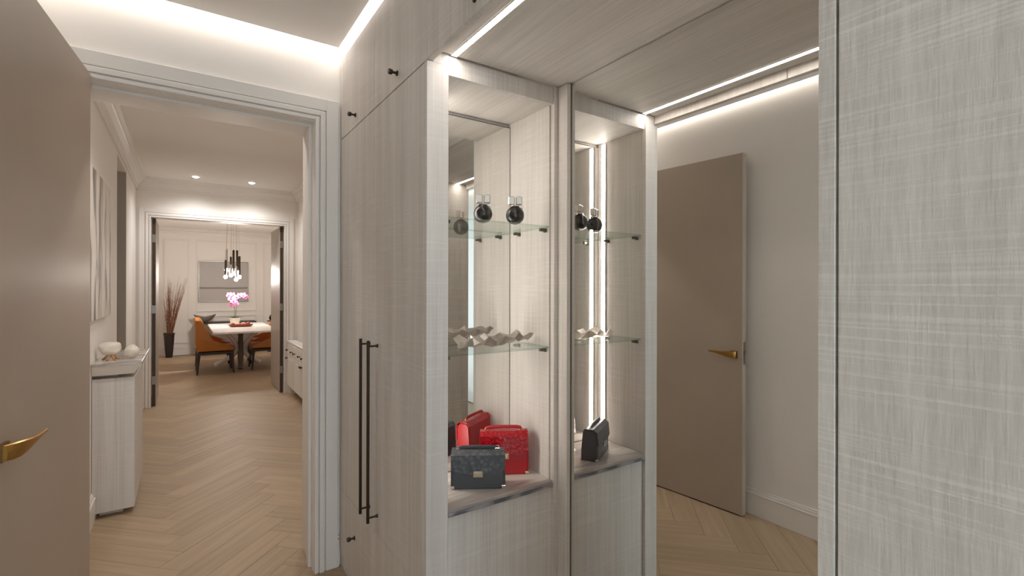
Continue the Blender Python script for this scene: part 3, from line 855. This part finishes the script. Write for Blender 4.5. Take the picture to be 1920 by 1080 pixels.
def frame(x0, x1, z0, z1):
    mb = MB(); t_ = .034
    for a, b, d in ((0, .012, .010), (.0125, .024, .020), (.0245, t_, .012)):
        mb.box(x0 + a, x0 + b, YB - d, YB - .0005, z0 + a, z1 - a).box(x1 - b, x1 - a, YB - d, YB - .0005, z0 + a, z1 - a)
        mb.box(x0 + b, x1 - b, YB - d, YB - .0005, z0 + a, z0 + b).box(x0 + b, x1 - b, YB - d, YB - .0005, z1 - b, z1 - a)
    obj('panel_moulding', mb, M['trim'], wd)
for x0, x1, z0_, z1_ in ((-.335, .09, .225, 2.30), (.195, 1.29, .84, 2.30), (.195, 1.29, .225, .77), (1.40, 2.45, .225, 2.30), (-.93, -.44, .225, 2.30)):
    frame(x0, x1, z0_, z1_)
# painting over the sideboard
def seascape():
    m, nt, p = new_mat('pale_seascape'); L = nt.links.new
    g_ = nt.nodes.new('ShaderNodeNewGeometry'); sx = nt.nodes.new('ShaderNodeSeparateXYZ'); L(g_.outputs['Position'], sx.inputs[0])
    n = nt.nodes.new('ShaderNodeTexNoise'); n.inputs['Scale'].default_value = 3.0; L(g_.outputs['Position'], n.inputs['Vector'])
    ad = nt.nodes.new('ShaderNodeMath'); ad.operation = 'MULTIPLY_ADD'; ad.inputs[1].default_value = .03; L(n.outputs['Fac'], ad.inputs[0]); L(sx.outputs['Z'], ad.inputs[2])
    mr = nt.nodes.new('ShaderNodeMapRange'); mr.inputs['From Min'].default_value = 1.05; mr.inputs['From Max'].default_value = 1.88; L(ad.outputs[0], mr.inputs['Value'])
    r = nt.nodes.new('ShaderNodeValToRGB'); e = r.color_ramp.elements
    e[0].position = 0; e[0].color = (.46, .43, .41, 1); e[1].position = 1; e[1].color = (.44, .41, .39, 1)
    for pos, c in ((.325, (.46, .42, .40)), (.345, (.20, .17, .16)), (.365, (.22, .19, .18)), (.385, (.47, .44, .42))):
        q = r.color_ramp.elements.new(pos); q.color = (*c, 1)
    L(mr.outputs[0], r.inputs[0]); L(r.outputs[0], p.inputs['Base Color']); p.inputs['Roughness'].default_value = .55
    return m
pt = thing('framed_painting', (.68, YB, 1.05), 'pale grey horizon painting in a thin silver frame above the sideboard', 'painting')
obj('canvas', MB().box(.255, 1.110, YB - .035, YB - .024, 1.062, 1.862), seascape(), pt)
fm = MB()
for a in ((.240, .2545, 1.047, 1.877), (1.1105, 1.125, 1.047, 1.877)): fm.box(a[0], a[1], YB - .045, YB - .023, a[2], a[3], .001)
for a in ((1.047, 1.0615), (1.8625, 1.877)): fm.box(.2548, 1.1102, YB - .045, YB - .023, a[0], a[1], .001)
obj('frame', fm, M['steel'], pt)

# sideboard and bowl
M['espresso'] = plain('espresso_wood', (0.030, 0.021, 0.016), .45, var=.2, vscale=14)
sb = thing('sideboard', (.70, 11.35, 0), 'low dark brown sideboard against the panelled dining room wall', 'sideboard')
obj('top', MB().box(.185, 1.235, 11.14, YB - .06, .622, .650, .003), M['espresso'], sb)
M['pewter_lacquer'] = plain('grey_brown_lacquer', (0.16, 0.13, 0.115), .5)
obj('body', MB().box(.20, 1.22, 11.155, YB - .06, .12, .6215, .002), M['pewter_lacquer'], sb)
for x in (.22, 1.15):
    for y in (11.17, 11.50):
        obj('leg', MB().box(x, x + .05, y, y + .05, .0005, .1195, .002), M['espresso'], sb)
for i in range(3):
    a = .203 + i * .338
    dd = obj('door', MB().box(a, a + .335, 11.148, 11.1545, .13, .615, .001), M['pewter_lacquer'], sb)
M['pewter'] = plain('pewter', (0.40, 0.375, 0.35), .4, .5)
def bowl_shell():
    b = bmesh.new(); rings = []
    n = 24
    for k, (rr, z) in enumerate([(.045, 0), (.06, .012), (.10, .040), (.145, .085), (.17, .135)]):
        rings.append([b.verts.new((rr * (1.0 + .14 * math.cos(2 * a_) * k / 4) * math.cos(a_), rr * .75 * math.sin(a_), z + .022 * k / 4 * math.cos(2 * a_) + .004 * k / 4 * math.sin(7 * a_))) for a_ in [2 * math.pi * q / n for q in range(n)]])
    b.faces.new(rings[0])
    for A, B in zip(rings[:-1], rings[1:]):
        for q in range(n): b.faces.new((A[q], A[(q + 1) % n], B[(q + 1) % n], B[q]))
    bmesh.ops.recalc_face_normals(b, faces=b.faces)
    bmesh.ops.solidify(b, geom=b.faces[:], thickness=.006)
    mz = min(v.co.z for v in b.verts)
    for v in b.verts: v.co.z -= mz
    m = MB(); m._add(b); return m
bw = obj('bowl', bowl_shell(), M['pewter'], None, smooth=True); bw.location = (.345, 11.32, .6505)
tag(bw, 'wide pewter bowl with a wavy rim on the dark sideboard', 'bowl')

# floor vase with dried branches
M['vase'] = plain('dark_brown_glaze', (0.022, 0.012, 0.010), .3, coat=.4)
vz = thing('floor_vase', (-.232, 11.33, 0), 'tall dark brown square-shouldered vase standing on the dining room floor', 'vase')
vb = MB()
def sq(hw, z, r=.2):
    pts = []
    for k in range(24):
        a = 2 * math.pi * k / 24; cx, sy = math.cos(a), math.sin(a)
        e_ = .45; pts.append((-.232 + hw * math.copysign(abs(cx) ** e_, cx), 11.33 + hw * math.copysign(abs(sy) ** e_, sy), z))
    return pts
vb.loft([sq(.050, .0005), (sq(.056, .012)), sq(.070, .16), sq(.082, .36), sq(.087, .435), sq(.078, .436), sq(.070, .35), sq(.055, .10)])
obj('body', vb, M['vase'], vz, smooth=True)
obj('rim', MB().loft([sq(.089, .4365), sq(.095, .442), sq(.095, .462), sq(.088, .466), sq(.078, .464), sq(.077, .4368)], close=False), M['vase'], vz, smooth=True)
M['twig'] = plain('dried_twig', (0.25, 0.105, 0.050), .7, var=.3, vscale=30)
bt = thing('dried_branches', (-.232, 11.33, .12), 'tall bundle of reddish brown dried branches fanning out of the floor vase', 'dried branches')
rnd = random.Random(11)
for i in range(64):
    a = rnd.uniform(0, 2 * math.pi); rr = rnd.uniform(0, .036)
    bx, by = -.232 + rr * math.cos(a), 11.33 + rr * math.sin(a)
    u = rnd.random()
    if u < .42: tx = .22 + rnd.uniform(-.10, .10); H = rnd.uniform(.75, 1.45)
    elif u < .85: tx = rnd.uniform(-.05, .07); H = rnd.uniform(.7, 1.42)
    else: tx = rnd.uniform(-.14, .0); H = rnd.uniform(.6, 1.30)
    tx *= H / 1.4; ty = rnd.uniform(-.10, .06)
    pts = []
    for k in range(7):
        s_ = k / 6
        pts.append((bx + (tx) * s_ ** 1.35 + rnd.uniform(-.007, .007) * s_, by + ty * s_ ** 1.3, .14 + H * s_))
    r0 = rnd.uniform(.0045, .0075)
    mb = MB().tube(pts, [r0 * (1 - .8 * k / 6) for k in range(7)], 5)
    for k in (3, 4, 5):
        p_ = Vector(pts[k]); q_ = p_ + Vector((rnd.uniform(-.05, .05), rnd.uniform(-.03, .03), rnd.uniform(.06, .14)))
        mb.tube([p_, q_], [r0 * .4, r0 * .12], 4)
    obj('branch', mb, M['twig'], bt)

# dining table
M['tabletop'] = plain('white_stone', (0.86, 0.82, 0.78), .25)
TX0, TX1, TY0, TY1, TZ = .345, 1.205, 8.05, 10.00, .70
tb = thing('dining_table', ((TX0 + TX1) / 2, (TY0 + TY1) / 2, 0), 'white dining table with sculptural crossed legs', 'table')
ch = .05
poly = [(TX0 + ch, TY0), (TX1 - ch, TY0), (TX1, TY0 + ch), (TX1, TY1 - ch), (TX1 - ch, TY1), (TX0 + ch, TY1), (TX0, TY1 - ch), (TX0, TY0 + ch)]
obj('tabletop', MB().prism(poly, 'z', TZ - .028, TZ, .004), M['tabletop'], tb)
M['taupe_metal'] = plain('taupe_metal', (0.16, 0.125, 0.09), .45, .3)
tcx, tcy = .775, 9.10
def curved_leg(ctrl, mat, r=.034):
    P = [Vector(p) for p in ctrl]; P = [P[0] * 2 - P[1]] + P + [P[-1] * 2 - P[-2]]; pts = []
    for i in range(1, len(P) - 2):
        for k in range(6):
            t_ = k / 6
            pts.append(.5 * (2 * P[i] + (P[i + 1] - P[i - 1]) * t_ + (2 * P[i - 1] - 5 * P[i] + 4 * P[i + 1] - P[i + 2]) * t_ ** 2 + (3 * P[i] - P[i - 1] - 3 * P[i + 1] + P[i + 2]) * t_ ** 3))
    pts.append(P[-2])
    obj('leg', MB().tube(pts, r, 10, (1.0, .8)), mat, tb, smooth=True)
for sx in (-1, 1):
    curved_leg([(tcx + sx * .27, tcy - .22, TZ - .03), (tcx + sx * .15, tcy - .10, .54), (tcx + sx * .060, tcy, .38), (tcx + sx * .10, tcy + .14, .22), (tcx + sx * .33, tcy + .44, .034)], M['tabletop'], .038)
    curved_leg([(tcx + sx * .02, tcy + sx * .34, TZ - .03), (tcx + sx * .01, tcy + sx * .14, .52), (tcx, tcy + sx * .07, .36), (tcx, tcy + sx * .10, .20), (tcx + sx * .02, tcy + sx * .20, .034)], M['taupe_metal'], .036)

# dining chairs
M['orange'] = plain('orange_leather', (0.50, 0.175, 0.022), .42, var=.08, vscale=8, bump=.1, bscale=120)
M['chair_wood'] = plain('dark_walnut', (0.040, 0.024, 0.015), .45)
def make_chair():
    """faces +x, origin on the floor under the seat centre"""
    t = thing('dining_chair', (0, 0, 0), 'orange', 'chair', 'orange leather dining chairs')
    obj('seat', MB().box(-.20, .25, -.215, .215, .345, .425, .028, 3), M['orange'], t, smooth=True)
    # back leans outwards
    bp = [(-.225, .36), (-.150, .36), (-.175, .60), (-.205, .82), (-.225, .835), (-.262, .835), (-.275, .815), (-.262, .60)]
    bk = obj('backrest', MB().prism(bp, 'y', -.215, .215, .010), M['orange'], t, smooth=True)
    for k in (-1, 0, 1):
        obj('stitch_channel', MB().box(-.172, -.160, k * .105 - .002, k * .105 + .002, .45, .56), M['chair_wood'], bk)
    for s in (-1, 1):
        wp = [(-.25, .36), (.235, .36), (.245, .40), (.10, .465), (-.03, .52), (-.11, .66), (-.165, .80), (-.20, .832), (-.255, .832), (-.27, .80), (-.258, .58)]
        obj('side_wing', MB().prism(wp, 'y', *sorted((s * .216, s * .246)), .006), M['orange'], t, smooth=True)
    obj('seat_frame', MB().box(-.235, .245, -.235, .235, .305, .344, .006), M['chair_wood'], t)
    for sx in (-1, 1):
        for sy in (-1, 1):
            x0 = .225 * sx; y0 = .21 * sy
            obj('leg', MB().tube([(x0 * .98, y0, .304), (x0 + .018 * sx, y0 + .010 * sy, .0005)], [.024, .013], 8), M['chair_wood'], t)
    return t
proto = make_chair()
spots = [(.412, 9.00, 0, 'orange dining chair on the branches side of the table, closest to the double doors'),
         (.412, 9.62, 0, 'orange dining chair on the branches side of the table, closest to the sideboard'),
         (1.160, 9.06, 180, 'orange dining chair opposite the branches side, closest to the double doors'),
         (1.215, 9.80, 180, 'orange dining chair opposite the branches side, closest to the sideboard')]
for i, (x, y, a, lab) in enumerate(spots):
    o = proto if i == 0 else copy_tree(proto)
    o.location = (x, y, 0); o.rotation_euler = (0, 0, R(a)); o['label'] = lab

# tray of fruit
M['tray'] = plain('red_brown_tray', (0.30, 0.085, 0.050), .4)
tr2 = thing('fruit_tray', (.775, 9.05, TZ), 'long shallow red brown tray of fruit on the white table', 'tray')
prf = []
for (hx, hy, z) in ((.135, .055, .0005), (.165, .075, .012), (.185, .090, .038), (.178, .084, .038), (.155, .066, .014), (.12, .045, .008)):
    prf.append([(.775 + hx * math.copysign(abs(math.cos(a)) ** .8, math.cos(a)), 9.05 + hy * math.sin(a), TZ + .0005 + z) for a in [2 * math.pi * k / 24 for k in range(24)]])
obj('dish', MB().loft(prf), M['tray'], tr2, smooth=True)
fr = [(-.112, .0, .032, 'r'), (-.045, -.022, .031, 'p'), (.026, -.026, .032, 'p'), (.103, .0, .033, 'r'), (-.022, .042, .030, 'r'), (.048, .040, .030, 'p')]
M['fruit_r'] = plain('red_fruit', (0.42, 0.060, 0.035), .35, var=.25, vscale=20)
M['fruit_p'] = plain('peach_fruit', (0.72, 0.40, 0.27), .4, var=.2, vscale=15)
for dx, dy, r, k in fr:
    ft = thing('fruit', (.775 + dx, 9.05 + dy, TZ + .012), 'round dark red fruit in the long tray' if k == 'r' else 'round peach coloured fruit in the long tray', 'fruit', 'red fruit in the tray' if k == 'r' else 'peach fruit in the tray')
    c = (.775 + dx, 9.05 + dy, TZ + .0095 + r * .95)
    obj('flesh', MB().sphere(c, r, 2, (1, 1, .95)), M['fruit_' + k], ft, smooth=True)
    obj('stem', MB().tube([(c[0], c[1], c[2] + r * .92), (c[0] + .003, c[1], c[2] + r * .92 + .014)], [.003, .002], 5), M['coral'], ft)

# orchid
M['pot'] = plain('pale_pot', (0.62, 0.60, 0.52), .3)
M['leaf'] = plain('orchid_leaf', (0.075, 0.085, 0.025), .35)
M['stem'] = plain('orchid_stem', (0.15, 0.17, 0.06), .5)
M['petal'] = plain('pink_petal', (0.86, 0.28, 0.58), .5)
M['petal2'] = plain('deep_pink_lip', (0.62, 0.06, 0.32), .5)
ox, oy = .725, 9.52
orc = thing('orchid', (ox, oy, TZ), 'pink orchid in a squat pale pot on the white table', 'orchid')
obj('pot', MB().lathe([(0.0001, .0005), (.050, .0005), (.064, .02), (.078, .08), (.080, .125), (.072, .125), (.066, .11), (0.0001, .105)], (ox, oy, TZ), 24), M['pot'], orc, smooth=True)
rnd = random.Random(5)
for k in range(8):
    a = k * 2 * math.pi / 8 + rnd.uniform(-.2, .2); Ln = rnd.uniform(.10, .15)
    base = Vector((ox, oy, TZ + .115)); dr_ = Vector((math.cos(a), math.sin(a), 0)); sd = Vector((-math.sin(a), math.cos(a), 0))
    rings = []
    for q in range(6):
        s_ = q / 5; wdt = .024 * math.sin(math.pi * min(.97, .12 + .85 * s_)) + .002
        c = base + dr_ * (Ln * s_) + Vector((0, 0, .075 * s_ - .055 * s_ * s_))
        rings.append([c - sd * wdt, c - Vector((0, 0, .004)), c + sd * wdt, c + Vector((0, 0, .001))])
    obj('leaf', MB().loft(rings), M['leaf'], orc, smooth=True)
def flower(c, yaw, tilt, sz):
    mb = MB()
    Mx = Matrix.Translation(c) @ Matrix.Rotation(yaw, 4, 'Z') @ Matrix.Rotation(tilt, 4, 'X')
    for k in range(5):
        an = 2 * math.pi * k / 5 + math.pi / 2; wd_ = 1.25 if k in (1, 4) else .85
        mb.sphere((0, 0, 0), 1, 1, (1, 1, 1), Mx @ Matrix.Rotation(an, 4, 'Y') @ Matrix.Translation((sz * .55, 0, 0)) @ Matrix.Diagonal((sz * .55, sz * .10, sz * .42 * wd_, 1)))
    f_ = obj('flower', mb, M['petal'], orc, smooth=True)
    obj('lip', MB().sphere((0, 0, 0), sz * .26, 1, (1, 1.2, 1), Mx @ Matrix.Translation((0, -sz * .15, -sz * .12))), M['petal2'], f_, smooth=True)
zz = TZ + .115
stems = [[(ox, oy, zz), (ox - .01, oy, zz + .20), (ox - .03, oy - .01, zz + .36), (ox - .07, oy - .03, zz + .41), (ox - .115, oy - .05, zz + .39)],
         [(ox + .01, oy, zz), (ox + .02, oy, zz + .18), (ox + .06, oy - .01, zz + .34), (ox + .12, oy - .03, zz + .40), (ox + .18, oy - .05, zz + .37)]]
for st in stems: obj('stem', MB().tube(st, .004, 6), M['stem'], orc, smooth=True)
for c, sz in (((ox - .09, oy - .06, zz + .40), .050), ((ox - .04, oy - .05, zz + .395), .052), ((ox - .065, oy - .07, zz + .34), .052), ((ox - .03, oy - .08, zz + .30), .050), ((ox + .015, oy - .06, zz + .365), .048),
              ((ox + .065, oy - .05, zz + .39), .050), ((ox + .12, oy - .06, zz + .395), .048), ((ox + .165, oy - .06, zz + .365), .044), ((ox - .055, oy - .07, zz + .235), .042), ((ox + .01, oy - .08, zz + .255), .046)):
    flower(c, rnd.uniform(-.5, .3), rnd.uniform(-.3, .2), sz)

# cluster pendant over the table
M['black_chrome'] = plain('black_chrome', (0.10, 0.07, 0.055), .18, .9)
M['globe'] = emit('pendant_globe', (1.0, .93, .85), PENDANT)
M['cable'] = plain('thin_cable', (0.35, 0.33, 0.31), .4, .5)
px_, py_ = .68, 9.30
pd = thing('pendant_light', (px_, py_, DCEIL - .03), 'cluster pendant of dark metal tubes with glowing glass tips over the table', 'pendant light')
obj('ceiling_plate', MB().lathe([(0.0001, 0), (.13, 0), (.135, .010), (.135, .029), (0.0001, .029)], (px_, py_, DCEIL - .03), 28), M['chrome'], pd)
tubes = [(-.095, .02, 1.99, 1.66, 'c'), (-.108, -.03, 1.80, 1.545, 'b'), (-.030, .03, 1.86, 1.63, 'b'), (.005, -.02, 1.97, 1.60, 'b'), (.060, .02, 1.97, 1.62, 'b'), (.090, -.03, 1.87, 1.545, 'b'), (.042, -.06, 1.70, 1.50, 'c'), (-.035, -.06, 1.72, 1.57, 'c')]
for dx, dy, z1, z0_, k in tubes:
    r_ = .017
    tb_ = obj('tube', MB().lathe([(0.0001, 0), (r_, 0), (r_, z1 - z0_ - .01), (r_ * .4, z1 - z0_), (0.0001, z1 - z0_)], (px_ + dx, py_ + dy, z0_), 14), M['black_chrome'] if k == 'b' else M['chrome'], pd, smooth=True)
    obj('glass_tip', MB().sphere((px_ + dx, py_ + dy, z0_ - .026), .029, 2, (1, 1, 1.05)), M['globe'], tb_, smooth=True)
    obj('cable', MB().tube([(px_ + dx, py_ + dy, z1 - .002), (px_ + dx * .8, py_ + dy * .8, DCEIL - .0305)], .0016, 5), M['cable'], tb_)

# small black vase on a slim stand behind the chairs
sd_ = thing('plant_stand', (1.535, 11.25, 0), 'slim dark stand in the dining room behind the chairs', 'stand')
obj('column', MB().box(1.505, 1.565, 11.22, 11.28, .02, .63, .003), M['espresso'], sd_)
obj('plate', MB().box(1.45, 1.62, 11.165, 11.335, .6305, .648, .003), M['espresso'], sd_)
obj('foot', MB().box(1.45, 1.62, 11.165, 11.335, .0005, .0195, .003), M['espresso'], sd_)
o = obj('black_vase', MB().lathe([(0.0001, 0), (.030, 0), (.052, .03), (.058, .06), (.045, .10), (.022, .118), (.026, .135), (.018, .135), (.014, .115), (0.0001, .03)], (1.535, 11.25, .6485), 20), M['ink'], None, smooth=True, origin=(1.535, 11.25, .6485))
tag(o, 'small round black vase on the slim stand behind the chairs', 'vase')
